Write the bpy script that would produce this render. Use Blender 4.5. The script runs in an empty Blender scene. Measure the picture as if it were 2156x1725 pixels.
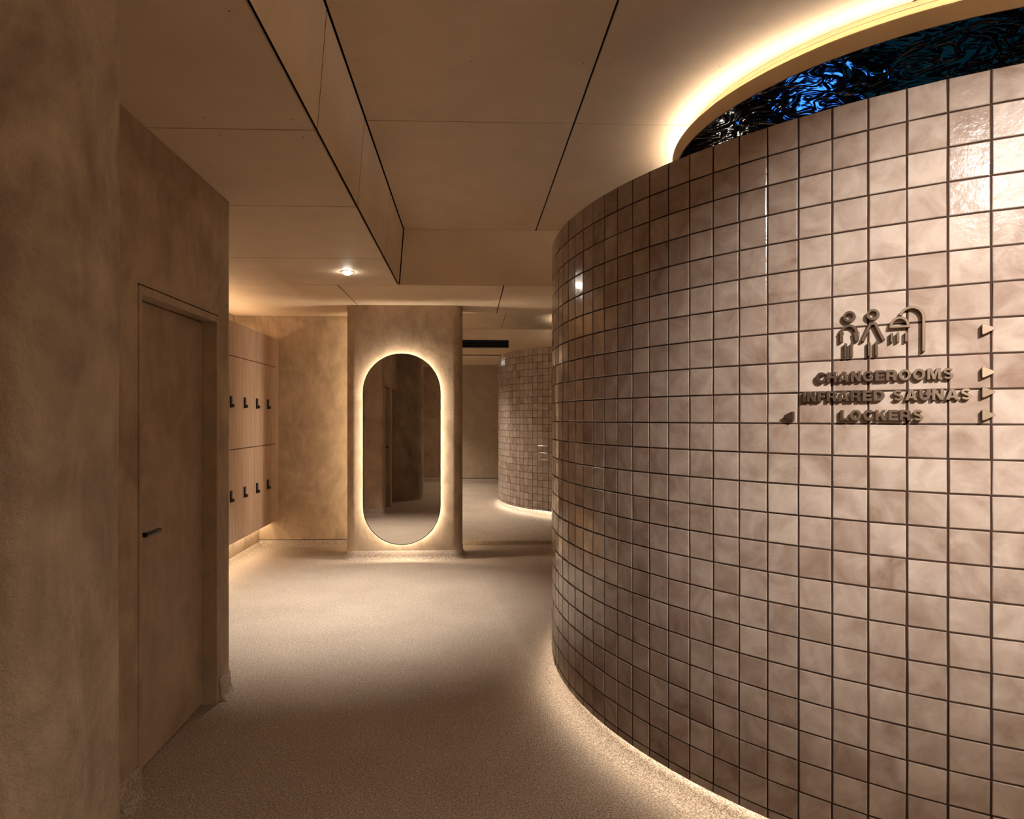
import bpy, math, random
from mathutils import Vector
random.seed(7)
SC = bpy.context.scene
COL = SC.collection
PI = math.pi

# ------------------------------------------------------------------ materials
def newmat(name):
    m = bpy.data.materials.new(name); m.use_nodes = True
    nt = m.node_tree; nt.nodes.clear()
    out = nt.nodes.new('ShaderNodeOutputMaterial')
    b = nt.nodes.new('ShaderNodeBsdfPrincipled')
    nt.links.new(b.outputs[0], out.inputs[0])
    return m, nt, b

def node(nt, t, **kw):
    n = nt.nodes.new(t)
    for k, v in kw.items():
        if k.startswith('i_'):
            n.inputs[k[2:].replace('_', ' ')].default_value = v
        else:
            setattr(n, k, v)
    return n

def pos(nt, scale=(1, 1, 1)):
    g = node(nt, 'ShaderNodeNewGeometry')
    mp = node(nt, 'ShaderNodeMapping'); mp.inputs['Scale'].default_value = scale
    nt.links.new(g.outputs['Position'], mp.inputs['Vector'])
    return mp.outputs[0]

def noise(nt, vec, scale, detail=4, rough=.55, dist=0):
    n = node(nt, 'ShaderNodeTexNoise')
    n.inputs['Scale'].default_value = scale; n.inputs['Detail'].default_value = detail
    n.inputs['Roughness'].default_value = rough; n.inputs['Distortion'].default_value = dist
    nt.links.new(vec, n.inputs['Vector'])
    return n.outputs[0]

def ramp(nt, fac, stops):
    r = node(nt, 'ShaderNodeValToRGB')
    e = r.color_ramp.elements
    while len(e) < len(stops): e.new(.5)
    for k, (p, c) in enumerate(stops):
        e[k].position = p; e[k].color = (*c, 1) if len(c) == 3 else c
    nt.links.new(fac, r.inputs[0])
    return r.outputs[0]

def mixc(nt, fac, a, b, mode='MIX'):
    m = node(nt, 'ShaderNodeMix', data_type='RGBA', blend_type=mode)
    for s, v in ((m.inputs[0], fac), (m.inputs[6], a), (m.inputs[7], b)):
        if hasattr(v, 'is_output'): nt.links.new(v, s)
        else: s.default_value = v if isinstance(v, (int, float)) else (*v, 1)
    return m.outputs[2]

def math_(nt, op, a, b=None):
    m = node(nt, 'ShaderNodeMath', operation=op)
    for s, v in ((m.inputs[0], a), (m.inputs[1], b)):
        if v is None: continue
        if hasattr(v, 'is_output'): nt.links.new(v, s)
        else: s.default_value = v
    return m.outputs[0]

def bump(nt, b, h, strength, dist, prev=None):
    n = node(nt, 'ShaderNodeBump'); n.inputs['Strength'].default_value = strength
    n.inputs['Distance'].default_value = dist
    nt.links.new(h, n.inputs['Height'])
    if prev is not None: nt.links.new(prev, n.inputs['Normal'])
    nt.links.new(n.outputs[0], b.inputs['Normal'])
    return n.outputs[0]

def flat(name, col, rough=.6, metal=0, spec=.5):
    m, nt, b = newmat(name)
    b.inputs['Base Color'].default_value = (*col, 1); b.inputs['Roughness'].default_value = rough
    b.inputs['Metallic'].default_value = metal; b.inputs['Specular IOR Level'].default_value = spec
    return m

def plaster(name, dark, light, grain=.6, rough=.75):
    m, nt, b = newmat(name)
    p = pos(nt)
    n1 = noise(nt, p, 2.2, 6, .6, 1.2)
    n2 = noise(nt, pos(nt, (1, 1, .45)), 9, 5, .65, .8)
    c = ramp(nt, math_(nt, 'ADD', math_(nt, 'MULTIPLY', n1, .6), math_(nt, 'MULTIPLY', n2, .4)),
             [(.36, dark), (.64, light)])
    nt.links.new(c, b.inputs['Base Color'])
    b.inputs['Roughness'].default_value = rough; b.inputs['Specular IOR Level'].default_value = .25
    k = bump(nt, b, noise(nt, p, 14, 5, .6, 1.5), .25 * grain, .02)
    bump(nt, b, noise(nt, p, 150 if grain < 1 else 85, 4, .72), min(1, .55 * grain), .004 if grain < 1 else .012, k)
    return m

def granular(name, dark, light):
    m, nt, b = newmat(name)
    p = pos(nt)
    big = noise(nt, p, 1.6, 4, .6)
    fine = noise(nt, p, 130, 2, .6)
    v = node(nt, 'ShaderNodeTexVoronoi'); v.inputs['Scale'].default_value = 210
    nt.links.new(p, v.inputs['Vector'])
    c = ramp(nt, math_(nt, 'ADD', math_(nt, 'MULTIPLY', fine, .86), math_(nt, 'MULTIPLY', big, .14)),
             [(.40, dark), (.58, light)])
    sp = ramp(nt, v.outputs['Color'], [(.80, (0, 0, 0)), (.90, (1, 1, 1))])
    c = mixc(nt, math_(nt, 'MULTIPLY', sp, .40), c, (.85, .76, .64))
    nt.links.new(c, b.inputs['Base Color'])
    b.inputs['Roughness'].default_value = .62; b.inputs['Specular IOR Level'].default_value = .35
    k = bump(nt, b, v.outputs['Distance'], .6, .004)
    bump(nt, b, noise(nt, p, 60, 3, .6), .3, .006, k)
    return m

def glow(name, col, strength):
    m = bpy.data.materials.new(name); m.use_nodes = True
    nt = m.node_tree; nt.nodes.clear()
    o = nt.nodes.new('ShaderNodeOutputMaterial'); e = nt.nodes.new('ShaderNodeEmission')
    e.inputs[0].default_value = (*col, 1); e.inputs[1].default_value = strength
    nt.links.new(e.outputs[0], o.inputs[0])
    return m

def tile_mat(name, c0, c1):
    m, nt, b = newmat(name)
    g = node(nt, 'ShaderNodeNewGeometry')
    rnd = g.outputs['Random Per Island']
    p = pos(nt)
    off = node(nt, 'ShaderNodeVectorMath', operation='SCALE')
    comb = node(nt, 'ShaderNodeCombineXYZ')
    for k in range(3): nt.links.new(rnd, comb.inputs[k])
    nt.links.new(comb.outputs[0], off.inputs[0]); off.inputs['Scale'].default_value = 37.
    add = node(nt, 'ShaderNodeVectorMath', operation='ADD')
    nt.links.new(p, add.inputs[0]); nt.links.new(off.outputs[0], add.inputs[1])
    cl = noise(nt, add.outputs[0], 9, 4, .6, .6)
    f = math_(nt, 'ADD', math_(nt, 'MULTIPLY', rnd, .20), math_(nt, 'MULTIPLY', cl, .90))
    c = ramp(nt, f, [(.30, c0), (.74, c1)])
    nt.links.new(c, b.inputs['Base Color'])
    b.inputs['Roughness'].default_value = .15
    b.inputs['Specular IOR Level'].default_value = .5
    b.inputs['Coat Weight'].default_value = .25; b.inputs['Coat Roughness'].default_value = .08
    k = bump(nt, b, noise(nt, add.outputs[0], 15, 2, .5, .4), .13, .010)
    bump(nt, b, noise(nt, add.outputs[0], 70, 3, .6), .13, .004, k)
    return m

def wood_mat(name):
    m, nt, b = newmat(name)
    g = node(nt, 'ShaderNodeObjectInfo')
    p = pos(nt, (18, 18, .7))
    add = node(nt, 'ShaderNodeVectorMath', operation='ADD'); nt.links.new(p, add.inputs[0])
    comb = node(nt, 'ShaderNodeCombineXYZ')
    nt.links.new(math_(nt, 'MULTIPLY', g.outputs['Random'], 40.), comb.inputs[0])
    nt.links.new(comb.outputs[0], add.inputs[1])
    n = noise(nt, add.outputs[0], 2.2, 7, .62, .5)
    c = ramp(nt, n, [(.30, (.37, .25, .175)), (.5, (.48, .335, .24)), (.72, (.57, .415, .305))])
    nt.links.new(c, b.inputs['Base Color'])
    b.inputs['Roughness'].default_value = .5; b.inputs['Specular IOR Level'].default_value = .35
    bump(nt, b, n, .08, .002)
    return m

def panel_mat(name, c):
    m, nt, b = newmat(name)
    n = noise(nt, pos(nt), 2.4, 5, .6)
    d = tuple(x * .9 for x in c)
    nt.links.new(ramp(nt, n, [(.35, d), (.65, c)]), b.inputs['Base Color'])
    b.inputs['Roughness'].default_value = .62; b.inputs['Specular IOR Level'].default_value = .25
    return m

def resin_mat(name):
    m, nt, b = newmat(name)
    p = pos(nt)
    nn = node(nt, 'ShaderNodeTexNoise'); nn.inputs['Scale'].default_value = 3.5; nn.inputs['Detail'].default_value = 2
    nt.links.new(p, nn.inputs['Vector'])
    sc = node(nt, 'ShaderNodeVectorMath', operation='SCALE'); sc.inputs['Scale'].default_value = .5
    nt.links.new(nn.outputs[1], sc.inputs[0])
    ad = node(nt, 'ShaderNodeVectorMath', operation='ADD')
    nt.links.new(p, ad.inputs[0]); nt.links.new(sc.outputs[0], ad.inputs[1])
    h = noise(nt, ad.outputs[0], 4.5, 1.5, .4, 2.0)
    # hair-thin scribbled pale lines over the dark base colour
    v = math_(nt, 'ABSOLUTE', math_(nt, 'SUBTRACT', noise(nt, ad.outputs[0], 9, 1, .4, 2.6), .5))
    v2 = math_(nt, 'LESS_THAN', v, .0035)
    nt.links.new(mixc(nt, v2, (.006, .007, .008), (.55, .56, .50)), b.inputs['Base Color'])
    b.inputs['Roughness'].default_value = .09; b.inputs['Specular IOR Level'].default_value = .55
    bump(nt, b, h, .30, .05)
    return m

M = {}
M['plaster'] = plaster('lime_plaster', (.33, .238, .16), (.54, .41, .285))
M['plaster_far'] = plaster('lime_plaster_smooth', (.37, .285, .205), (.47, .365, .265), .35)
M['column'] = plaster('rough_plaster', (.29, .225, .165), (.56, .45, .335), 1.3, .8)
M['floor'] = granular('granular_floor', (.24, .176, .132), (.50, .40, .31))
M['panel'] = panel_mat('cement_panel', (.74, .585, .42))
M['void'] = flat('black_void', (.004, .003, .003), .9, 0, .1)
M['screw'] = flat('screw_dark', (.16, .10, .06), .6)
M['tile'] = tile_mat('glazed_tile', (.222, .148, .112), (.445, .360, .305))
M['grout'] = flat('grout_brown', (.040, .021, .014), .9, 0, .2)
M['wood'] = wood_mat('locker_laminate')
M['wood_edge'] = flat('locker_edge', (.42, .28, .19), .5)
M['black'] = flat('matte_black', (.010, .009, .009), .42)
M['dark_metal'] = flat('dark_bronze', (.05, .036, .026), .38, .8)
M['bronze'] = flat('brushed_bronze', (.30, .22, .16), .38, .95)
M['bronze_bright_sheen'] = flat('brushed_bronze_bright_sheen', (.37, .28, .195), .38, .95)  # same bronze, brighter: stronger reflection on some letters put into the colour
M['bronze_dim_sheen'] = flat('brushed_bronze_dim_sheen', (.24, .17, .13), .38, .95)  # same bronze, darker: weaker reflection put into the colour
M['mirror'] = flat('tinted_mirror', (.74, .70, .65), .015, 1)
M['ring'] = panel_mat('ring_board', (.74, .55, .34))
M['ply'] = flat('laminated_board', (.62, .50, .33), .6)
M['resin'] = resin_mat('dark_resin')
M['white'] = flat('white_trim', (.75, .68, .58), .45)
WARM = (1.0, .77, .50)
SOFT = (1.0, .86, .68)
M['led'] = glow('led_warm', WARM, 30)
M['led_drum'] = glow('led_drum', SOFT, 12)
M['led_disc'] = glow('led_disc', (1.0, .86, .70), 15)
M['led_mirror'] = glow('led_mirror', (1.0, .84, .66), 20)
M['lens'] = glow('lamp_lens', (1.0, .90, .76), 40)

# ------------------------------------------------------------------ mesh building
class MB:
    def __init__(s): s.v = []; s.f = []; s.sm = []; s.mi = []; s.cur = 0
    def add(s, vs, fs, smooth=False):
        o = len(s.v); s.v += [tuple(v) for v in vs]
        for f in fs: s.f.append([o + i for i in f]); s.sm.append(smooth); s.mi.append(s.cur)
    def box(s, x0, x1, y0, y1, z0, z1):
        s.add([(x0,y0,z0),(x1,y0,z0),(x1,y1,z0),(x0,y1,z0),(x0,y0,z1),(x1,y0,z1),(x1,y1,z1),(x0,y1,z1)],
              [(0,3,2,1),(4,5,6,7),(0,1,5,4),(1,2,6,5),(2,3,7,6),(3,0,4,7)])
    def prism(s, poly, z0, z1, smooth=False):
        n = len(poly)
        a = sum(poly[i][0]*poly[(i+1)%n][1]-poly[(i+1)%n][0]*poly[i][1] for i in range(n))
        if a < 0: poly = poly[::-1]
        vs = [(x,y,z0) for x,y in poly] + [(x,y,z1) for x,y in poly]
        s.add(vs, [(i,(i+1)%n,n+(i+1)%n,n+i) for i in range(n)], smooth)
        s.add([(x,y,z0) for x,y in poly], [tuple(range(n))[::-1]])
        s.add([(x,y,z1) for x,y in poly], [tuple(range(n))])
    def sweep(s, prof, path, closed=False, smooth=True, caps=True):
        """prof: (d, z) points, d = distance to the right of the path direction"""
        n = len(path); rows = []
        for i in range(n):
            p = Vector(path[i])
            a = Vector(path[i-1]) if (i > 0 or closed) else None
            b = Vector(path[(i+1) % n]) if (i < n-1 or closed) else None
            ns = []
            if a is not None: d = (p-a).normalized(); ns.append(Vector((d.y,-d.x)))
            if b is not None: d = (b-p).normalized(); ns.append(Vector((d.y,-d.x)))
            m = sum(ns, Vector((0,0)))
            m = m.normalized(); k = 1/max(.3, m.dot(ns[0]))
            rows.append([(p.x+m.x*d*k, p.y+m.y*d*k, z) for d, z in prof])
        q = len(prof); vs = [v for r in rows for v in r]; fs = []
        for i in range(n if closed else n-1):
            j = (i+1) % n
            for k in range(q-1):
                fs.append((i*q+k, j*q+k, j*q+k+1, i*q+k+1))
        s.add(vs, fs, smooth)
        if not closed and caps:
            for rr, d in ((rows[0], 1), (rows[-1], -1)):
                pts = [(rr[0][0], rr[0][1], rr[-1][2])]+rr
                s.add(pts, [tuple(range(len(pts)))[::d]])
    def lathe(s, prof, c, seg=128, smooth=True, a0=0, a1=2*PI):
        full = abs(a1-a0-2*PI) < 1e-6
        n = seg if full else seg+1
        vs = []
        for i in range(n):
            a = a0+(a1-a0)*i/seg
            vs += [(c[0]+r*math.cos(a), c[1]+r*math.sin(a), z) for r, z in prof]
        q = len(prof); fs = []
        for i in range(seg):
            j = (i+1) % n
            for k in range(q-1):
                fs.append((i*q+k, j*q+k, j*q+k+1, i*q+k+1))
        s.add(vs, fs, smooth)
    def disc(s, c, r, z, seg=128, up=False):
        vs = [(c[0]+r*math.cos(2*PI*i/seg), c[1]+r*math.sin(2*PI*i/seg), z) for i in range(seg)]
        f = tuple(range(seg)); s.add(vs, [f if up else f[::-1]])
    def build(s, name, mat, parent=None, loc=None, auto=None):
        me = bpy.data.meshes.new(name); me.from_pydata(s.v, [], s.f); me.update()
        for m in (mat if isinstance(mat, (list, tuple)) else [mat]): me.materials.append(m)
        for p, sm, mi in zip(me.polygons, s.sm, s.mi): p.use_smooth = sm; p.material_index = mi
        if auto is not None: me.set_sharp_from_angle(angle=math.radians(auto))
        o = bpy.data.objects.new(name, me); COL.objects.link(o)
        if parent is not None: o.parent = parent
        if loc is not None: o.location = loc
        return o

def bevel(o, w, seg=2, ang=40):
    m = o.modifiers.new('bevel', 'BEVEL'); m.width = w; m.segments = seg
    m.limit_method = 'ANGLE'; m.angle_limit = math.radians(ang)
    return o

def fillet(poly, radii, seg=8, closed=True):
    out = []; n = len(poly)
    for i in range(n):
        r = radii[i] if isinstance(radii, (list, tuple)) else radii
        if r <= 0 or (not closed and i in (0, n-1)): out.append(tuple(poly[i])); continue
        p = Vector(poly[i]); a = Vector(poly[i-1]); b = Vector(poly[(i+1) % n])
        u = (a-p).normalized(); v = (b-p).normalized()
        th = math.acos(max(-1, min(1, u.dot(v)))); t = r/math.tan(th/2)
        c = p+(u+v).normalized()*(r/math.sin(th/2))
        s0 = p+u*t; s1 = p+v*t
        a0 = math.atan2(s0.y-c.y, s0.x-c.x); a1 = math.atan2(s1.y-c.y, s1.x-c.x)
        d = (a1-a0+PI) % (2*PI)-PI
        for k in range(seg+1):
            aa = a0+d*k/seg; out.append((c.x+r*math.cos(aa), c.y+r*math.sin(aa)))
    return out

def struct(o, label=None):
    o['kind'] = 'structure'
    if label: o['label'] = label
    return o
def thing(name, label, cat, loc=(0,0,0), rotz=0, group=None):
    o = bpy.data.objects.new(name, None); COL.objects.link(o); o.empty_display_size = .1
    o.location = loc; o.rotation_euler = (0,0,rotz)
    o['label'] = label; o['category'] = cat; o['kind'] = 'thing'
    if group: o['group'] = group
    return o

# ------------------------------------------------------------------ camera
PHI = math.atan(48/1380.)
cam = bpy.data.cameras.new('camera'); camo = bpy.data.objects.new('camera', cam); COL.objects.link(camo)
cam.sensor_width = 36; cam.sensor_fit = 'HORIZONTAL'; cam.lens = 1380/2156*36
cam.shift_x = (1078-1035)/2156; cam.shift_y = (880-862.5)/2156
cam.clip_start = .05
camo.location = (0, 0, 1.5); camo.rotation_euler = (PI/2, 0, -PHI)
SC.camera = camo

# ------------------------------------------------------------------ the setting
ZL, ZU, ZF2 = 2.69, 3.19, .05            # low ceiling, coffer ceiling, rear floor
YS, YFAR, XR, YB = 7.73, 14.8, 6.0, -1.5
XW, XT, XA = -1.32, -2.44, -2.72         # door wall, toe wall, alcove wall
NEAR = (2.602, 3.643); FAR = (2.618, 10.975); RD = 2.115
PITCH = .1022

b = MB(); b.box(-3.0, XR, YB, YS, -.12, 0); struct(b.build('floor', M['floor']))
b = MB(); b.box(-3.0, XR, YS, YFAR, -.12, ZF2); struct(bevel(b.build('floor_raised', M['floor']), .012))

COVE = [(.001, .112), (.008, .109), (.010, .05), (.014, .03), (.024, .013), (.038, .004), (.050, .0005)]
def cove(path, name, parent=None, z=0, closed=False, prof=COVE):
    b = MB(); b.sweep([(d, zz+z) for d, zz in prof], path, closed)
    o = b.build(name, M['floor'], parent); return struct(o)

# door wall with two recessed door openings, rounded outer corner
D1 = (2.663, 3.505); D2 = (1.78, 2.50); ZD = 2.04
b = MB()
b.box(-1.62, XW, 1.45, D2[0], 0, ZL)
b.box(-1.62, XW, D2[0], D2[1], ZD, ZL)
b.box(-1.62, XW, D2[1], D1[0], 0, ZL)
b.box(-1.62, XW, D1[0], D1[1], ZD, ZL)
corner = fillet([(XW, D1[1]), (XW, 3.685), (-3.0, 3.685), (-3.0, 3.4), (-1.62, 3.4), (-1.62, D1[1])], [0, .035, 0, 0, 0, 0])
b.prism(corner, 0, ZL, True)
wl = struct(b.build('wall_left', M['plaster'], auto=35))
cove(fillet([(XW, D1[1]+.012), (XW, 3.685), (XT, 3.685)], [0, .035, 0], closed=False), 'baseboard_corner')
cove([(XW, D2[1]+.012), (XW, D1[0]-.004)], 'baseboard_left')

def door(n, y0, y1, parts=True):
    r = bpy.data.objects.new('door_%d' % n, None); COL.objects.link(r); r.location = (XW, (y0+y1)/2, 0)
    r['kind'] = 'structure'
    h = (y1-y0)/2; fw = .030
    f = MB()
    f.box(-.075, .004, -h+.006, -h+fw, 0, ZD-.006); f.box(-.075, .004, h-fw, h-.006, 0, ZD-.006)
    f.box(-.075, .004, -h+fw, h-fw, ZD-.040, ZD-.006)
    f.box(-.135, -.115, -h, h, 0, ZD)                     # stop behind the leaf
    bevel(f.build('door_frame', M['plaster_door'], r), .0015, 1)
    g = MB(); g.box(-.12, -.006, -h, -h+.0062, 0, ZD); g.box(-.12, -.006, h-.0062, h, 0, ZD); g.box(-.12, -.006, -h, h, ZD-.0062, ZD)
    g.build('shadow_gap', M['void'], r)
    l = MB(); l.box(-.112, -.068, -h+fw+.003, h-fw-.006, .008, ZD-.044)
    lo = bevel(l.build('door_leaf', M['plaster_door'], r), .002, 1)
    return r, h, fw
M['plaster_door'] = plaster('plaster_door', (.345, .252, .17), (.50, .375, .26), .12, .6)

def tube(mb, pts, r, seg=12, cap=True):
    pts = [Vector(p) for p in pts]; rows = []
    up = Vector((0, 0, 1))
    for i, p in enumerate(pts):
        d = ((pts[i+1] if i < len(pts)-1 else p)-(pts[i-1] if i else p)).normalized()
        ref = up if abs(d.dot(up)) < .9 else Vector((1, 0, 0))
        u = d.cross(ref).normalized(); v = d.cross(u).normalized()
        rr = r[i] if isinstance(r, (list, tuple)) else r
        rows.append([p+u*rr*math.cos(2*PI*k/seg)+v*rr*math.sin(2*PI*k/seg) for k in range(seg)])
    vs = [q for row in rows for q in row]; fs = []
    for i in range(len(pts)-1):
        for k in range(seg): fs.append((i*seg+k, i*seg+(k+1) % seg, (i+1)*seg+(k+1) % seg, (i+1)*seg+k))
    mb.add(vs, fs, True)
    if cap:
        mb.add(rows[0], [tuple(range(seg))]); mb.add(rows[-1], [tuple(range(seg))[::-1]])

for n, (yy0, yy1), yh, ydir in ((1, D1, 2.762, 1), (2, D2, 2.42, -1)):
    r, h, fw = door(n, yy0, yy1)
    k = MB(); c = yh-(yy0+yy1)/2
    tube(k, [(-.070, c, 1.015), (-.064, c, 1.015)], .026, 20)
    tube(k, [(-.066, c, 1.015), (-.016, c, 1.015)], .0095, 14)
    L = [(-.016, c-.006*ydir, 1.015), (-.014, c+.02*ydir, 1.015), (-.014, c+.118*ydir, 1.015), (-.014, c+.128*ydir, 1.015)]
    tube(k, L, [.0105, .0105, .0105, .006], 14)
    k.build('door_handle', M['dark_metal'], r)

# near column beside the camera
cp = fillet([(-1.7, 1.33), (-.850, 1.33), (-.850, 1.70), (-1.7, 1.70)], [0, .12, .10, 0], 14)
b = MB(); 
rows = [(0, .030), (.06, .016), (.14, .010), (.30, .004), (.6, .001), (1.2, -.002), (2.0, .002), (ZL, 0)]
for (z0, d0), (z1, d1) in zip(rows[:-1], rows[1:]):
    n = len(cp); cx, cy = -1.2, 1.515
    def off(p, d):
        v = Vector((max(0, p[0]+1.0) if p[0] > -1.0 else 0, p[1]-cy)); v = v.normalized() if v.length > 0 else v
        return (p[0]+v.x*d, p[1]+v.y*d)
    vs = [(*off(p, d0), z0) for p in cp]+[(*off(p, d1), z1) for p in cp]
    b.add(vs, [(i, (i+1) % n, n+(i+1) % n, n+i) for i in range(n)], True)
struct(b.build('pillar', M['column'], auto=50))

# alcove behind the lockers, toe wall, rear walls
b = MB(); b.box(-3.0, XA, 3.5, 7.95, 0, ZL); struct(b.build('wall_alcove', M['plaster']))
b = MB(); b.box(XA, XT, 3.686, 7.75, 0, .30); struct(b.build('wall_toe', M['plaster']))
b = MB(); b.box(XA-.2, -.78, YS, YS+.18, 0, ZL); struct(b.build('wall_rear', M['plaster']))
REARCOVE = [(.002, .055), (.010, .052), (.012, .03), (.022, .012), (.05, .001)]
cove([(XT, YS), (-.80, YS)], 'baseboard_rear', prof=[(-.002, .075), (.006, .073), (.012, .03), (.025, .012), (.06, .0005)][::1])
cove([(XT, 3.70), (XT, YS)], 'baseboard_toe', prof=[(.002, .06), (.010, .055), (.02, .03), (.045, .010), (.09, .0005)])
b = MB(); b.box(XA, -.80, YS-.004, YS+.001, .073, .079); struct(b.build('trim_rear', M['void']))

b = MB(); b.box(-2.0, -1.8, YS+.18, YFAR, 0, ZU+.2); struct(b.build('wall_passage', M['plaster_far']))
b = MB(); b.box(-2.0, XR, YFAR, YFAR+.2, 0, ZL); struct(b.build('wall_far', M['plaster_far']))
b = MB(); b.box(-1.8, XR, YFAR-.006, YFAR+.001, .125, .137); struct(b.build('trim_far', M['void']))
cove([(-1.8, YFAR), (XR, YFAR)], 'baseboard_far', z=ZF2, prof=[(.001, .076), (.008, .075), (.012, .03), (.03, .01), (.09, .0005)])
b = MB(); b.box(XR, XR+.2, YB, YFAR+.2, 0, ZU+.2); struct(b.build('wall_right', M['plaster']))
b = MB(); b.box(-3.0, XR, YB-.2, YB, 0, ZU+.2); struct(b.build('wall_behind', M['plaster']))
cove([(-1.6, YB), (XR, YB)][::-1], 'baseboard_behind')
b = MB(); b.box(-1.75, -1.55, YB, 1.45, 0, ZL); struct(b.build('wall_entry', M['plaster']))

# mirror pillar
PX0, PX1, PY0, PY1 = -1.295, -.070, 6.95, 7.36
pp = fillet([(PX0, PY0), (PX1, PY0), (PX1, PY1), (PX0, PY1)], [.10, .10, .05, .05], 12)
b = MB(); b.prism(pp, 0, ZL, True); struct(b.build('pillar', M['plaster'], auto=40))
cove(pp[::1] if False else pp, 'baseboard_pillar', closed=True, prof=[(-.001, .098), (.003, .095), (.006, .045), (.014, .022), (.035, .005), (.06, .0005)])

# ------------------------------------------------------------------ ceilings (fibre cement panels with open joints)
def seams(lo, hi, cuts, gaps):
    """cells between cuts, each cut with its own gap width"""
    e = [(lo, 0)]+list(zip(cuts, gaps))+[(hi, 0)]
    return [(e[i][0]+e[i][1]/2, e[i+1][0]-e[i+1][1]/2) for i in range(len(e)-1)]
YC = [1.15, 2.735, 3.72, 4.925]
b = MB()
for x0, x1 in seams(-3.0, -.638, [-1.9], [.0]) if False else [(-3.0, -.638)]:
    for y0, y1 in seams(YB, 5.90, YC, [.008]*4): b.box(x0, x1, y0, y1, ZL, ZL+.012)
for x0, x1 in seams(-3.0, XR, [-1.172, .316, 1.8, 3.3, 4.8], [.011]*5):
    for y0, y1 in seams(5.90, 7.46, [5.903], [.006]): 
        if y1-y0 > .01: b.box(x0, x1, y0, y1, ZL, ZL+.012)
for x0, x1 in seams(-2.0, XR, [.9, 2.1, 3.3, 4.5], [.006]*4): b.box(x0, x1, 12.5, YFAR, ZL, ZL+.012)
b.box(-3.0, -.58, 7.46, 8.0, ZL, ZL+.012)
cl = struct(b.build('ceiling', M['panel']))
b = MB()
XS = [.605, 1.805, 3.005, 4.205]
for x0, x1 in seams(-.578, XR, XS, [.011]*4):
    for y0, y1 in seams(YB, 5.90, [1.3, 3.745], [.008]*2): b.box(x0, x1, y0, y1, ZU, ZU+.012)
for x0, x1 in seams(-1.8, XR, [-.6]+XS, [.009]*5):
    for y0, y1 in seams(7.46, 12.5, [8.9, 10.9], [.005]*2): b.box(x0, x1, y0, y1, ZU, ZU+.012)
struct(b.build('ceiling_coffer', M['panel']))
# coffer side faces
b = MB()
for y0, y1 in seams(YB, 5.892, YC, [.008]*4):
    b.add([(-.626, y0, ZL+.004), (-.626, y1, ZL+.004), (-.588, y1, ZU-.002), (-.588, y0, ZU-.002)], [(0, 1, 2, 3)])
struct(b.build('ceiling_face', M['panel']))
b = MB()
b.add([(-.617, 5.902, ZL+.006), (XR, 5.902, ZL+.006), (XR, 5.902, ZU), (-.579, 5.902, ZU)], [(0, 1, 2, 3)]); b.box(-1.8, XR, 7.448, 7.46, ZL, ZU)
struct(b.build('ceiling_end', M['panel']))
b = MB(); b.box(-1.8, XR, 12.5, 12.512, ZL, ZU); struct(b.build('ceiling_bulkhead', M['panel']))
# dark void above the joints
b = MB()
b.box(-3.0, XR, YB, YFAR, ZU+.03, ZU+.05)
b.box(-3.0, -.64, YB, 5.93, ZL+.03, ZL+.05); b.box(-3.0, XR, 5.93, 7.44, ZL+.03, ZL+.05); b.box(-2.0, XR, 12.53, YFAR, ZL+.03, ZL+.05)
b.box(-.66, -.64, YB, 5.93, ZL+.03, ZU+.04); b.box(-.66, XR, 5.925, 5.935, ZL+.03, ZU+.04)
b.add([(-.640, YB, ZL+.02), (-.640, 5.92, ZL+.02), (-.612, 5.92, ZU+.03), (-.612, YB, ZU+.03)], [(0, 1, 2, 3)])
struct(b.build('ceiling_void', M['void']))
# countersunk screw heads along the panel edges
b = MB()
def screw(x, y, z):
    vs = [(x+.004*math.cos(k*PI/4), y+.004*math.sin(k*PI/4), z-.0006) for k in range(8)]
    b.add(vs, [tuple(range(8))[::-1]])
for x0, x1 in seams(-.578, XR, XS, [.011]*4)[:3]:
    for y0, y1 in seams(YB, 5.90, [1.3, 3.745], [.008]*2):
        for fx in (.045, .5, .955):
            for fy in (.02, .26, .5, .74, .98): screw(x0+(x1-x0)*fx, y0+(y1-y0)*fy, ZU)
for y0, y1 in seams(YB, 5.90, YC, [.008]*4):
    for x in (-2.4, -2.05, -1.4, -1.05, -.7):
        for fy in (.06, .5, .94): screw(x, y0+(y1-y0)*fy, ZL)
o = b.build('screw_heads', M['screw'], cl); o['kind'] = 'stuff'

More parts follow.
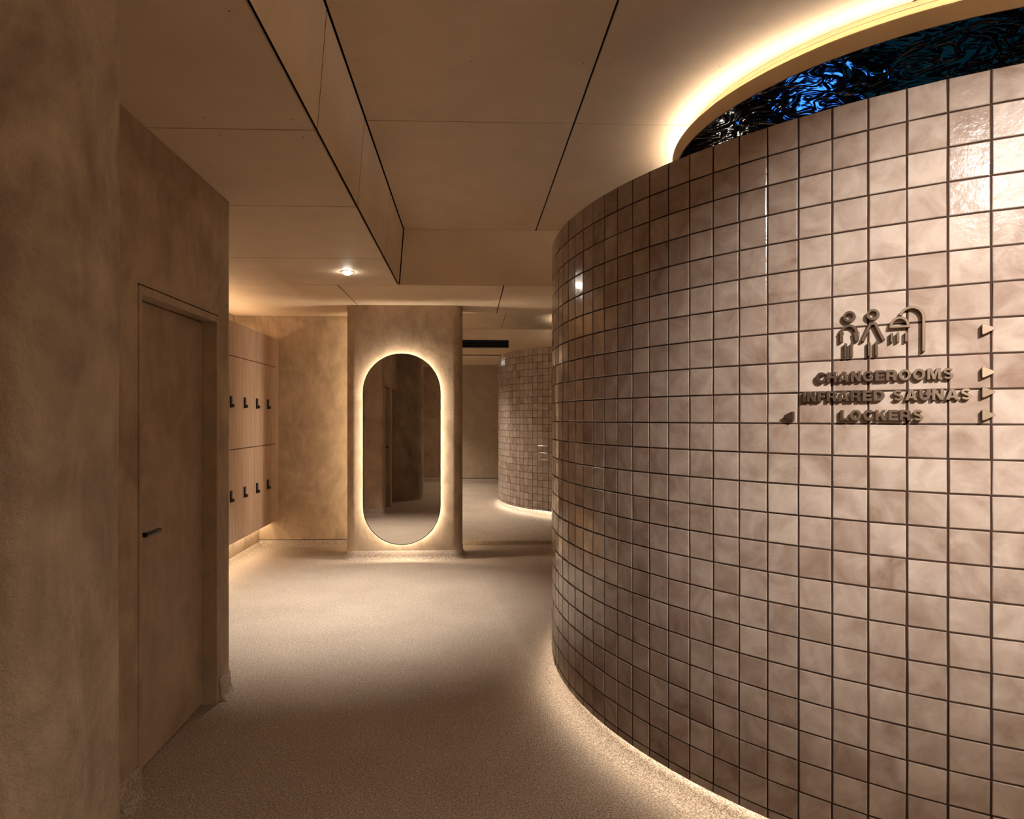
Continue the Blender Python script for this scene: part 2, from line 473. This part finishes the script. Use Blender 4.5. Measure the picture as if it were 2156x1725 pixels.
# ------------------------------------------------------------------ tiled drums
def drum(c, z0, ztop, phase, name):
    N = 130; st = 2*PI/N; GAP = .0058; rows = []
    z = ztop
    while z-PITCH > z0+.004: rows.append((z-PITCH, z)); z -= PITCH
    rows.append((z0, z))
    rs = random.Random(11)
    b = MB(); G = 4
    t = [0, .022, .978, 1]
    for i in range(N):
        a = (i+phase+.5)*st
        n = Vector((math.sin(a), -math.cos(a), 0)); tg = Vector((math.cos(a), math.sin(a), 0))
        o = Vector((c[0], c[1], 0))+n*(RD*math.cos(st/2)+.004)
        w = RD*st-GAP
        for (za, zb) in rows:
            hh = zb-za-GAP*.9
            if hh < .004: continue
            tx, tz = rs.gauss(0, .007), rs.gauss(0, .007); off = rs.gauss(.003, .0006); dom = rs.gauss(.0004, .0006)
            rot = rs.gauss(0, .006); du = rs.gauss(0, .0004)
            vs = []
            for kz in range(G):
                for kx in range(G):
                    u = (t[kx]-.5)*w+du; v = (t[kz]-.5)*hh
                    e = (kx in (0, G-1)) or (kz in (0, G-1))
                    d = off+tx*u+tz*v-(.0016 if e else 0)
                    p = o+n*d+tg*(u-rot*v)+Vector((0, 0, (za+zb)/2+v+rot*u))
                    vs.append(p)
            fs = [(kz*G+kx, kz*G+kx+1, (kz+1)*G+kx+1, (kz+1)*G+kx) for kz in range(G-1) for kx in range(G-1)]
            b.add(vs, fs, False)
            ring = [k for k in range(G)]+[G*k+G-1 for k in range(1, G)]+[G*(G-1)+k for k in range(G-2, -1, -1)]+[G*k for k in range(G-2, 0, -1)]
            back = [vs[k]-n*.004 for k in ring]; q = len(ring)
            base = len(b.v)-G*G; ob = len(b.v); b.v += [tuple(p) for p in back]
            for k in range(q):
                b.f.append([base+ring[k], ob+k, ob+(k+1) % q, base+ring[(k+1) % q]]); b.sm.append(False); b.mi.append(0)
    w = struct(b.build(name, M['tile']))
    g = MB(); R1 = RD*math.cos(st/2)+.0042; R0 = RD-.12
    g.lathe([(R1, z0), (R1, ztop-.001), (R0, ztop-.001), (R0, z0), (R1, z0)], c, N*1, False, a0=-PI/2+phase*st, a1=-PI/2+phase*st+2*PI)
    g.build('grout', M['grout'], w)
    return w
drum(NEAR, .12, 2.5026, .69, 'wall_drum')
drum(FAR, .142, .142+23.34*PITCH, .2, 'wall_drum_far')

def plinth(c, z0, h, name):
    R = RD-.045
    P = [(R-.2, z0+h+.012), (R, z0+h+.012), (R+.002, z0+.05), (R+.012, z0+.028), (R+.03, z0+.012), (R+.06, z0+.003), (R+.095, z0+.0005)]
    b = MB(); b.lathe(P[::-1], c, 160); return struct(b.build(name, M['floor']))
plinth(NEAR, 0, .13, 'baseboard_drum'); plinth(FAR, ZF2, .10, 'baseboard_drum_far')
def strip_ring(c, r, w, z, name, label, mat, up=False):
    """flat LED tape seen as a ring"""
    b = MB(); prof = [(r-w/2, z), (r+w/2, z)]
    b.lathe(prof if not up else prof[::-1], c, 128)
    o = b.build(name, mat); o['label'] = label; o['category'] = 'light strip'; o['kind'] = 'thing'; return o
strip_ring(NEAR, RD-.018, .010, .1165, 'light_strip', 'warm light strip tucked under the lowest tiles of the large near drum', M['led_drum'])
strip_ring(FAR, RD-.018, .010, .1385, 'light_strip', 'warm light strip tucked under the lowest tiles of the far drum', M['led_drum'])

# ------------------------------------------------------------------ round ceiling discs above the drums
def disc(c, label):
    r = thing('ceiling_disc', label, 'ceiling disc', (c[0], c[1], ZU))
    z0, z1 = 3.035-ZU, 3.100-ZU
    o = (0, 0)
    b = MB(); b.lathe([(1.368, z0+.012), (1.368, z0), (1.374, z0), (1.394, z1), (1.28, z1)], o, 160); b.build('rim', M['ring'], r, auto=40)
    b = MB(); b.disc(o, 1.3685, z0+.003, 160); b.build('underside_panel', M['resin'], r)
    b = MB()
    for k in range(4):
        za, zb = z1+k*.0228, z1+(k+1)*.0228
        b.lathe([(1.312, za), (1.316, za+.002), (1.316, zb-.003), (1.312, zb-.001)], o, 160, False)
    b.build('hub', M['ply'], r)
    b = MB(); b.lathe([(1.370, z1+.001), (1.360, z1+.010)], o, 128); b.build('light_strip', M['led_disc'], r)
    return r
disc(NEAR, 'round ceiling disc with dark rippled glossy underside glowing above the large near drum')
disc(FAR, 'round ceiling disc above the far tiled drum, behind the near drum').scale = (.8, .8, 1)

# ------------------------------------------------------------------ oval mirror
def stadium(w, h, n=24):
    r = w/2; s = h/2-r
    return [(r*math.cos(PI*k/n), s+r*math.sin(PI*k/n)) for k in range(n+1)]+[(-r*math.cos(PI*k/n), -s-r*math.sin(PI*k/n)) for k in range(n+1)]
def oval_mirror(name, label, loc, rz, label_led):
    r = thing(name, label, 'mirror', loc, rz)
    W_, H_ = .812, 2.005
    def ringm(o1, o2, y1, y2):
        n = len(o1); vs = [(x, y1, z) for x, z in o1]+[(x, y2, z) for x, z in o2]
        return vs, [(i, (i+1) % n, n+(i+1) % n, n+i) for i in range(n)]
    O = stadium(W_, H_); I = stadium(W_-.012, H_-.012); B = stadium(W_-.10, H_-.10)
    b = MB(); n = len(O)
    for A, C, y1, y2 in ((O, O, -.052, -.070), (O, I, -.070, -.070), (I, I, -.070, -.066), (B, O, -.052, -.052)):
        v, f = ringm(A, C, y1, y2); b.add(v, f)
    b.build('frame', M['black'], r)
    b = MB(); b.add([(x, -.0665, z) for x, z in I], [tuple(range(n))]); b.build('mirror_glass', M['mirror'], r)
    b = MB(); v, f = ringm(B, B, -.052, -.001); b.add(v, f); b.build('backing', M['white'], r)
    B2 = stadium(W_-.098, H_-.098)
    b = MB(); v, f = ringm(B2, B2, -.044, -.020); b.add(v, f); b.build('light_strip', M['led_mirror'], r)
    return r
PXC = (PX0+PX1)/2
oval_mirror('wall_mirror', 'tall pill-shaped backlit mirror with thin black frame on the plaster pillar', (-.700, PY0, 1.172), 0, '')
for X, lab in ((PX0+.06, 'vertical light strip behind the pillar, by the rear plaster wall'), (PX1-.06, 'vertical light strip behind the pillar, by the passage')):
    b = MB(); b.add([(X-.006, PY1+.012, .12), (X+.006, PY1+.012, .12), (X+.006, PY1+.012, 2.6), (X-.006, PY1+.012, 2.6)], [(0, 3, 2, 1)])
    o = b.build('light_strip', M['led']); o['label'] = lab; o['category'] = 'light strip'; o['kind'] = 'thing'
    b = MB(); b.box(X-.010, X+.010, PY1, PY1+.011, .11, 2.61); b.build('channel', M['white'], o)

# ------------------------------------------------------------------ lockers
XL = -2.22; LW = .375; YL = 7.625
ROWS = [(.315, 1.197), (1.203, 2.080)]
def locker(name, label, cat, y1, z0, z1, group):
    r = thing(name, label, cat, (XL, y1-LW/2, z0), 0, group)
    h = z1-z0; w = LW/2
    b = MB(); b.box(-.48, -.020, -w+.0005, w-.0005, 0, h); b.build('body', M['wood_edge'], r)
    d = MB(); d.box(-.019, 0, -w+.0014, w-.0014, .001, h-.001)
    do = bevel(d.build('door', M['wood'], r), .001, 1)
    zc = (1.648 if z0 > 1 else .765)-z0; yc = -w+.062
    k = MB(); k.box(0, .016, yc-.017, yc+.017, zc-.054, zc+.054)
    lk = bevel(k.build('lock', M['black'], do), .004, 2)
    k = MB(); tube(k, [(.016, yc+.006, zc-.034), (.034, yc+.006, zc-.034)], [.016, .015], 16)
    k.box(.016, .026, yc-.008, yc+.028, zc-.046, zc-.022)
    k.build('knob', M['black'], lk)
    return r
def dup(root, loc, label):
    r = root.copy(); COL.objects.link(r); r.location = loc; r['label'] = label
    def rec(src, dst):
        for ch in [o for o in COL.objects if o.parent == src]:
            c = ch.copy(); COL.objects.link(c); c.parent = dst; rec(ch, c)
    rec(root, r)
    return r
ORD = ['nearest the rear plaster wall', 'second from the rear plaster wall', 'third from the rear plaster wall', 'fourth from the rear plaster wall']
for (z0, z1), row in zip(ROWS, ('lower', 'upper')):
    first = None
    for k in range(6):
        lab = 'pale wood locker, %s row, %s' % (row, ORD[k] if k < 4 else ('fifth' if k == 4 else 'sixth')+' from the rear plaster wall')
        y1 = YL-k*LW
        if first is None: first = locker('locker', lab, 'locker', y1, z0, z1, 'wood lockers in the alcove')
        else: dup(first, (XL, y1-LW/2, z0), lab)
YP = [YL, 6.565, 5.45]
for k in range(2):
    y1, y0 = YP[k], YP[k+1]
    r = thing('overhead_cabinet', 'blank pale wood panel above the lockers, %s' % ('by the rear plaster wall' if k == 0 else 'by the door wall corner'),
              'cabinet', (XL, (y0+y1)/2, 2.086), 0, 'blank panels above the lockers')
    w = (y1-y0)/2; h = 2.410-2.086
    b = MB(); b.box(-.48, -.020, -w+.0005, w-.0005, 0, h-.17); b.build('body', M['wood_edge'], r)
    b = MB(); b.box(-.019, 0, -w+.0014, w-.0014, .001, h); bevel(b.build('front_panel', M['wood'], r), .001, 1)
b = MB(); b.box(XL-.48, XL, YL+.0005, YS-.0005, .315, 2.41)
o = b.build('end_panel', M['wood']); o['label'] = 'narrow wood filler closing the lockers against the rear plaster wall'; o['category'] = 'panel'; o['kind'] = 'thing'
def bar_light(name, label, x0, x1, y0, y1, z, mat, up):
    b = MB(); f = (0, 1, 2, 3)
    b.add([(x0, y0, z), (x1, y0, z), (x1, y1, z), (x0, y1, z)], [f if up else f[::-1]])
    o = b.build(name, mat); o['label'] = label; o['category'] = 'light strip'; o['kind'] = 'thing'; return o
M['led_lock'] = glow('led_locker', (1.0, .77, .50), 24)
bar_light('light_strip', 'light strip hidden on top of the lockers', XL-.326, XL-.316, 5.4, 7.70, 2.272, M['led_lock'], True)
b = MB(); b.add([(XT+.036, 5.4, .2985), (XT+.050, 5.4, .2985), (XT+.050, 7.70, .2985), (XT+.036, 7.70, .2985)], [(0, 3, 2, 1)])
o = b.build('light_strip', M['led_lock']); o['label'] = 'light strip under the lockers washing the plaster toe wall'; o['category'] = 'light strip'; o['kind'] = 'thing'
b = MB(); b.box(XT-.010, XT+.056, 5.38, 7.72, .299, .3145); b.build('channel', M['wood_edge'], o)

# ------------------------------------------------------------------ downlights
def downlight(x, y, z, label, power, angle, blend, lensmat=None, tgt=None, col=(1, .89, .74), rad=.03):
    r = thing('downlight', label, 'ceiling light', (x, y, z), 0, 'recessed downlights')
    b = MB(); b.lathe([(.036, -.001), (.038, -.004), (.052, -.004), (.056, 0)], (0, 0), 40); b.build('trim_ring', M['white'], r)
    b = MB(); b.lathe([(.0, -.026), (.018, -.024), (.030, -.016), (.036, -.002)], (0, 0), 32); b.build('lens', lensmat or M['lens'], r)
    l = bpy.data.lights.new('downlight_beam', 'SPOT'); l.energy = power; l.spot_size = math.radians(angle); l.spot_blend = blend
    l.color = col; l.shadow_soft_size = rad
    lo = bpy.data.objects.new('downlight_beam', l); COL.objects.link(lo); lo.parent = r; lo.location = (0, 0, -.06)
    if tgt:
        d = Vector(tgt)-Vector((x, y, z-.06)); lo.rotation_euler = d.to_track_quat('-Z', 'Y').to_euler()
    return r
downlight(-.99, 5.38, ZL, 'lit downlight in the low ceiling before the mirror pillar', 170, 80, 1, col=(1, .95, .86))
downlight(-.75, 10.4, ZU, 'downlight over the passage behind the pillar', 150, 100, .9)
downlight(-1.0, 13.4, ZL, 'downlight in the low ceiling by the far wall', 90, 100, .9)
downlight(1.05, -1.0, ZU, 'downlight aimed at the wayfinding sign, behind the camera', 285, 37, 1, tgt=(1.50, 1.85, 1.66), col=(1, .93, .85), rad=.02)
downlight(.10, -1.15, ZU, 'downlight aimed at the right of the tiled drum, behind the camera', 45, 40, 1, tgt=(1.9, 1.6, 2.0), col=(1, .93, .85), rad=.015)
downlight(1.76, -1.10, ZU, 'wide downlight pointing straight down behind the camera', 66, 142, .6, rad=.04)
downlight(3.9, -.6, ZU, 'fill downlight added in the coffer behind the camera, far right', 70, 110, 1, rad=.05)  # unseen lamp added so floor bounce lifts the ceiling
downlight(5.3, 2.6, ZU, 'fill downlight added beyond the near drum, by the right wall', 110, 110, 1, rad=.05)  # also out of view, added for bounce fill
# blue lamp inside the near drum
M['blue'] = glow('blue_lamp', (.04, .24, 1.0), 5.5); M['warm'] = glow('warm_fill_lamp', (1, .86, .68), 22); M['teal'] = glow('teal_lamp', (.03, .30, .50), .10)
for X, Y, Z, rz, wd, ht, m, lab in ((2.98, 5.58, 1.86, -.18, .11, .11, 'blue', 'small blue lamp on the inner wall of the near drum, seen as a reflection'),
                              (3.78, 5.10, 1.55, -.70, .40, .30, 'teal', 'dim teal lamp on the inner wall of the near drum, seen as a reflection'),
                              (2.17, 5.48, 2.19, .23, .03, .03, 'warm', 'tiny warm fill lamp added high on the inner wall of the near drum')):  # the warm one is added to bring out the lines under the disc
    r = thing('pool_lamp', lab, 'lamp', (X, Y, Z), rz)
    b = MB(); b.box(-wd-.02, wd+.02, -.012, .02, -ht-.02, ht+.02); bevel(b.build('housing', M['black'], r), .006)
    b = MB(); b.add([(-wd, -.013, -ht), (wd, -.013, -ht), (wd, -.013, ht), (-wd, -.013, ht)], [(0, 1, 2, 3)]); b.build('lens', M[m], r)

# ------------------------------------------------------------------ air vent in the far bulkhead
r = thing('air_vent', 'long black air vent in the pale bulkhead beyond the pillar', 'vent', (.18, 12.5, 2.91))
b = MB(); b.box(-.58, .58, -.006, -.001, -.072, .072); b.build('backing', M['void'], r)
b = MB(); b.box(-.58, .58, -.014, 0, .066, .072); b.box(-.58, .58, -.014, 0, -.072, -.066); b.box(-.58, -.574, -.014, 0, -.072, .072); b.box(.574, .58, -.014, 0, -.072, .072)
b.build('frame', M['black'], r)
b = MB()
for k in range(4): b.box(-.574, .574, -.012, -.006, -.045+k*.03-.004, -.045+k*.03+.004)
b.build('slats', M['black'], r)

# ------------------------------------------------------------------ raised signage on the near drum
RS = RD+.0085
def place(s, z): 
    a = s/2.121
    return (NEAR[0]+RS*math.sin(a), NEAR[1]-RS*math.cos(a), z), a
def arc(cx, cy, rx, ry, a0, a1, n=14):
    return [(cx+rx*math.cos(math.radians(a0+(a1-a0)*k/n)), cy+ry*math.sin(math.radians(a0+(a1-a0)*k/n))) for k in range(n+1)]
def stroke(pts, w):
    """outline of a thick open line"""
    P = [Vector(p) for p in pts]; L = []; Rr = []
    for i, p in enumerate(P):
        ns = []
        if i > 0: d = (p-P[i-1]).normalized(); ns.append(Vector((-d.y, d.x)))
        if i < len(P)-1: d = (P[i+1]-p).normalized(); ns.append(Vector((-d.y, d.x)))
        m = sum(ns, Vector((0, 0))).normalized(); k = 1/max(.45, m.dot(ns[0]))
        ww = w[i] if isinstance(w, (list, tuple)) else w
        L.append(tuple(p+m*ww/2*k)); Rr.append(tuple(p-m*ww/2*k))
    return L+Rr[::-1]
def shape(loops, name, mat, parent, thick=.016, loc=(0, 0, 0), bev=.0006):
    """flat outline(s) with holes, extruded; local x right, z up, face at y = -thick"""
    cu = bpy.data.curves.new(name, 'CURVE'); cu.dimensions = '2D'; cu.fill_mode = 'BOTH'
    cu.extrude = thick/2-bev; cu.bevel_depth = bev; cu.bevel_resolution = 0; cu.offset = -bev
    for lp in loops:
        sp = cu.splines.new('POLY'); sp.points.add(len(lp)-1); sp.use_cyclic_u = True
        for q, (x, y) in zip(sp.points, lp): q.co = (x, y, 0, 1)
    tmp = bpy.data.objects.new('tmp', cu); COL.objects.link(tmp)
    dg = bpy.context.evaluated_depsgraph_get()
    me = bpy.data.meshes.new_from_object(tmp.evaluated_get(dg))
    bpy.data.objects.remove(tmp); bpy.data.curves.remove(cu)
    for v in me.vertices: v.co = Vector((v.co.x, -thick/2-v.co.z, v.co.y))
    me.flip_normals() if False else None
    me.materials.clear(); me.materials.append(mat); me.update(); me.name = name
    o = bpy.data.objects.new(name, me); COL.objects.link(o); o.location = loc
    if parent is not None: o.parent = parent
    return o
# wide heavy sans capitals, unit cap height 1
T = .27
def rect(x0, y0, x1, y1): return [(x0, y0), (x1, y0), (x1, y1), (x0, y1)]
def ell(cx, cy, rx, ry, n=36): return arc(cx, cy, rx, ry, 0, 360-360/n, n-1)
def glyph(c):
    t = T; h = .22
    if c == 'I': return [rect(0, 0, .30, 1)], .30
    if c == 'L': return [[(0, 0), (.78, 0), (.78, h), (.30, h), (.30, 1), (0, 1)]], .78
    if c == 'E': return [[(0, 0), (.86, 0), (.86, h), (.30, h), (.30, .40), (.80, .40), (.80, .61), (.30, .61), (.30, 1-h), (.84, 1-h), (.84, 1), (0, 1)]], .86
    if c == 'F': return [[(0, 0), (.30, 0), (.30, .38), (.74, .38), (.74, .60), (.30, .60), (.30, 1-h), (.80, 1-h), (.80, 1), (0, 1)]], .80
    if c == 'H': return [[(0, 0), (.29, 0), (.29, .39), (.68, .39), (.68, 0), (.97, 0), (.97, 1), (.68, 1), (.68, .63), (.29, .63), (.29, 1), (0, 1)]], .97
    if c == 'N': return [[(0, 0), (.28, 0), (.28, .58), (.66, 0), (.96, 0), (.96, 1), (.68, 1), (.68, .44), (.31, 1), (0, 1)]], .96
    if c == 'M': return [[(0, 0), (.27, 0), (.27, .66), (.46, 0), (.70, 0), (.89, .66), (.89, 0), (1.16, 0), (1.16, 1), (.76, 1), (.58, .40), (.40, 1), (0, 1)]], 1.16
    if c == 'K': return [[(0, 0), (.29, 0), (.29, .30), (.41, .43), (.66, 0), (1.03, 0), (.62, .64), (.98, 1), (.62, 1), (.29, .64), (.29, 1), (0, 1)]], 1.02
    if c == 'A': return [[(0, 0), (.31, 0), (.37, .17), (.71, .17), (.77, 0), (1.08, 0), (.71, 1), (.37, 1)], [(.435, .37), (.645, .37), (.54, .70)]], 1.08
    if c == 'D':
        return [[(0, 0), (.46, 0)]+arc(.46, .5, .52, .5, -88, 88, 20)+[(.46, 1), (0, 1)],
                [(.29, h), (.44, h)]+arc(.44, .5, .25, .5-h, -86, 86, 14)+[(.44, 1-h), (.29, 1-h)]], .98
    if c == 'O': return [ell(.54, .5, .54, .52), ell(.54, .5, .25, .30)], 1.08
    if c == 'U': return [stroke([(.145, 1), (.145, .42)]+arc(.47, .42, .325, .30, 180, 360, 18)+[(.795, .42), (.795, 1)], .29)], .94
    if c == 'C': return [stroke(arc(.54, .5, .39, .395, 38, 322, 28), [.25]+[.27]*27+[.25])], 1.00
    if c == 'G': return [stroke(arc(.54, .5, .39, .395, 40, 300, 26)+[(.86, .14), (.86, .44), (.56, .44)], [.25]*27+[.22, .20, .19])], 1.02
    if c == 'S':
        p = arc(.44, .72, .29, .175, 18, 180, 12)+arc(.44, .70, .29, .15, 190, 250, 5)+arc(.46, .30, .30, .15, 68, 0, 6)+arc(.46, .29, .30, .19, -10, -165, 12)
        return [stroke(p, .215)], .90
    if c == 'R':
        return [[(0, 0), (.29, 0), (.29, .34), (.46, .34), (.60, .26), (.64, 0), (.96, 0), (.90, .30), (.80, .42)]+arc(.60, .71, .33, .29, -50, 88, 14)+[(.56, 1), (0, 1)],
                [(.29, .55), (.52, .55)]+arc(.52, .67, .11, .12, -85, 85, 8)+[(.52, .79), (.29, .79)]], .97
def word(txt, s0, s1, z, label, light):
    """letters between arc positions s0..s1 at cap centre height z; each set tangent to the wall"""
    H = .0325; adv = []; x = 0
    for ch in txt:
        if ch == ' ': x += .62; continue
        g, w = glyph(ch); adv.append((ch, g, w, x)); x += w+.13
    tot = x-.13; k = (s1-s0)/tot
    (px_, a0) = place((s0+s1)/2, z)
    r = thing('wayfinding_text', label, 'sign lettering', px_, a0, 'raised sign lettering')
    for j, (ch, g, w, x0) in enumerate(adv):
        sc = s0+(x0+w/2)*k
        loops = [[((X-w/2)*k, (Y-.5)*H) for X, Y in lp] for lp in g]
        o = shape(loops, 'letter', M['bronze_bright_sheen'] if j in light else (M['bronze_dim_sheen'] if (j*7) % 5 == 0 else M['bronze']), r)
        (p, a) = place(sc, z)
        d = Vector(p)-Vector(px_); ca, sa = math.cos(-a0), math.sin(-a0)
        o.location = (d.x*ca-d.y*sa, d.x*sa+d.y*ca, 0); o.rotation_euler = (0, 0, a-a0)
    return r
DS = .0
word('CHANGEROOMS', -1.6135, -1.2485, 1.6300, 'raised bronze CHANGEROOMS lettering, top word on the tiled drum', (7,))
word('INFRARED SAUNAS', -1.6535, -1.2060, 1.5690, 'raised bronze INFRARED SAUNAS lettering, middle line on the tiled drum', (8, 9, 13))
word('LOCKERS', -1.5420, -1.3215, 1.5080, 'raised bronze LOCKERS lettering, bottom word on the tiled drum', (1, 6))

def tri(d):
    P = [(-.0165*d, .0175), (.0175*d, 0), (-.0165*d, -.0175)]
    return fillet(P, .003, 4)
for s_, z_, d, lab, m in ((-1.1665, 1.7545, 1, 'bronze arrow pointing right, beside the shower pictogram', 'bronze_dim_sheen'),
                          (-1.1665, 1.6305, 1, 'bronze arrow pointing right, after CHANGEROOMS', 'bronze_bright_sheen'),
                          (-1.1665, 1.5735, 1, 'bronze arrow pointing right, after INFRARED SAUNAS', 'bronze'),
                          (-1.1665, 1.5080, 1, 'bronze arrow pointing right, after LOCKERS', 'bronze_bright_sheen'),
                          (-1.6990, 1.5055, -1, 'dark arrow pointing left, before LOCKERS', 'bronze_dim_sheen')):
    (p, a) = place(s_, z_)
    o = shape([tri(d)], 'sign_arrow', M[m], None, .018)
    o.location = p; o.rotation_euler = (0, 0, a)
    o['label'] = lab; o['category'] = 'sign arrow'; o['kind'] = 'thing'; o['group'] = 'arrows of the wayfinding sign'

WS = .0072
def picto(name, label, s, z, parts):
    (p, a) = place(s, z)
    r = thing(name, label, 'pictogram', p, a)
    for nm, loops, m in parts: shape(loops, nm, M[m], r, .016)
    return r
head = [ell(0, .103, .0172, .0172, 28), ell(0, .103, .0102, .0102, 24)]
picto('person_pictogram', 'bronze figure pictogram with rounded shoulders, at the left of the signage', -1.5180, 1.7170, [
    ('head', [ell(.0015, .103, .0172, .0172, 28), ell(.0015, .103, .0102, .0102, 24)], 'bronze'),
    ('torso', [stroke([(-.0215, .024), (-.0215, .052)]+arc(0, .052, .0215, .022, 180, 0, 16)+[(.0215, .052), (.0215, .024)], WS)], 'bronze'),
    ('leg', [fillet(rect(-.0125, -.025, -.0065, .019), .0012, 3)], 'bronze'),
    ('leg', [fillet(rect(.0045, -.025, .0105, .019), .0012, 3)], 'bronze')])
picto('person_pictogram', 'bronze figure pictogram with sloping shoulders, between the figure and the shower', -1.4520, 1.7170, [
    ('head', [ell(.0, .103, .0172, .0172, 28), ell(.0, .103, .0102, .0102, 24)], 'bronze'),
    ('torso', [stroke([(-.0285, .022), (-.0065, .0745), (.0065, .0745), (.0285, .022)], WS)], 'bronze'),
    ('leg', [fillet(rect(-.0135, -.025, -.0075, .019), .0012, 3)], 'bronze'),
    ('leg', [fillet(rect(.0065, -.025, .0125, .019), .0012, 3)], 'bronze')])
dome_o = [(-.0265, 0), (.0265, 0)]+arc(0, .004, .0265, .030, 0, 180, 18)[1:-1]
dome_i = [(-.0185, .0065), (.0185, .0065)]+arc(0, .0068, .0180, .0200, 8, 172, 14)
picto('shower_pictogram', 'bronze shower head pictogram with bent pipe and water drops', -1.3820, 1.7170, [
    ('shower_head', [fillet(dome_o, [.002, .002]+[0]*17, 3), dome_i], 'bronze_bright_sheen'),
    ('pipe', [stroke([]+arc(.0305, .082, .0305, .034, 160, 0, 22)+[(.061, .076), (.061, -.018)], WS)], 'bronze_bright_sheen'),
    ('water_drop', [fillet(rect(-.0235, -.0165, -.0175, .0125), .001, 3)], 'bronze'),
    ('water_drop', [fillet(rect(-.0075, -.0165, -.0015, .0125), .001, 3)], 'bronze'),
    ('water_drop', [fillet(rect(.0140, -.0165, .0200, .0125), .001, 3)], 'bronze')])
# the shower head sits higher than its drops
for o in COL.objects:
    if o.name.startswith('shower_head'): o.location.z = .0565
    if o.name.startswith('water_drop'): o.location.z = .030

# ------------------------------------------------------------------ world and view
w = bpy.data.worlds.new('world'); SC.world = w; w.use_nodes = True
w.node_tree.nodes['Background'].inputs[0].default_value = (0, 0, 0, 1)
SC.view_settings.view_transform = 'Standard'; SC.view_settings.look = 'None'
SC.view_settings.gamma = 1; SC.view_settings.use_curve_mapping = False
SC.view_settings.exposure = 1.75
SC.cycles.use_denoising = True
SC.cycles.max_bounces = 7; SC.cycles.diffuse_bounces = 5; SC.cycles.glossy_bounces = 4
SC.cycles.use_adaptive_sampling = True; SC.cycles.adaptive_threshold = .03
SC.cycles.sample_clamp_indirect = 6
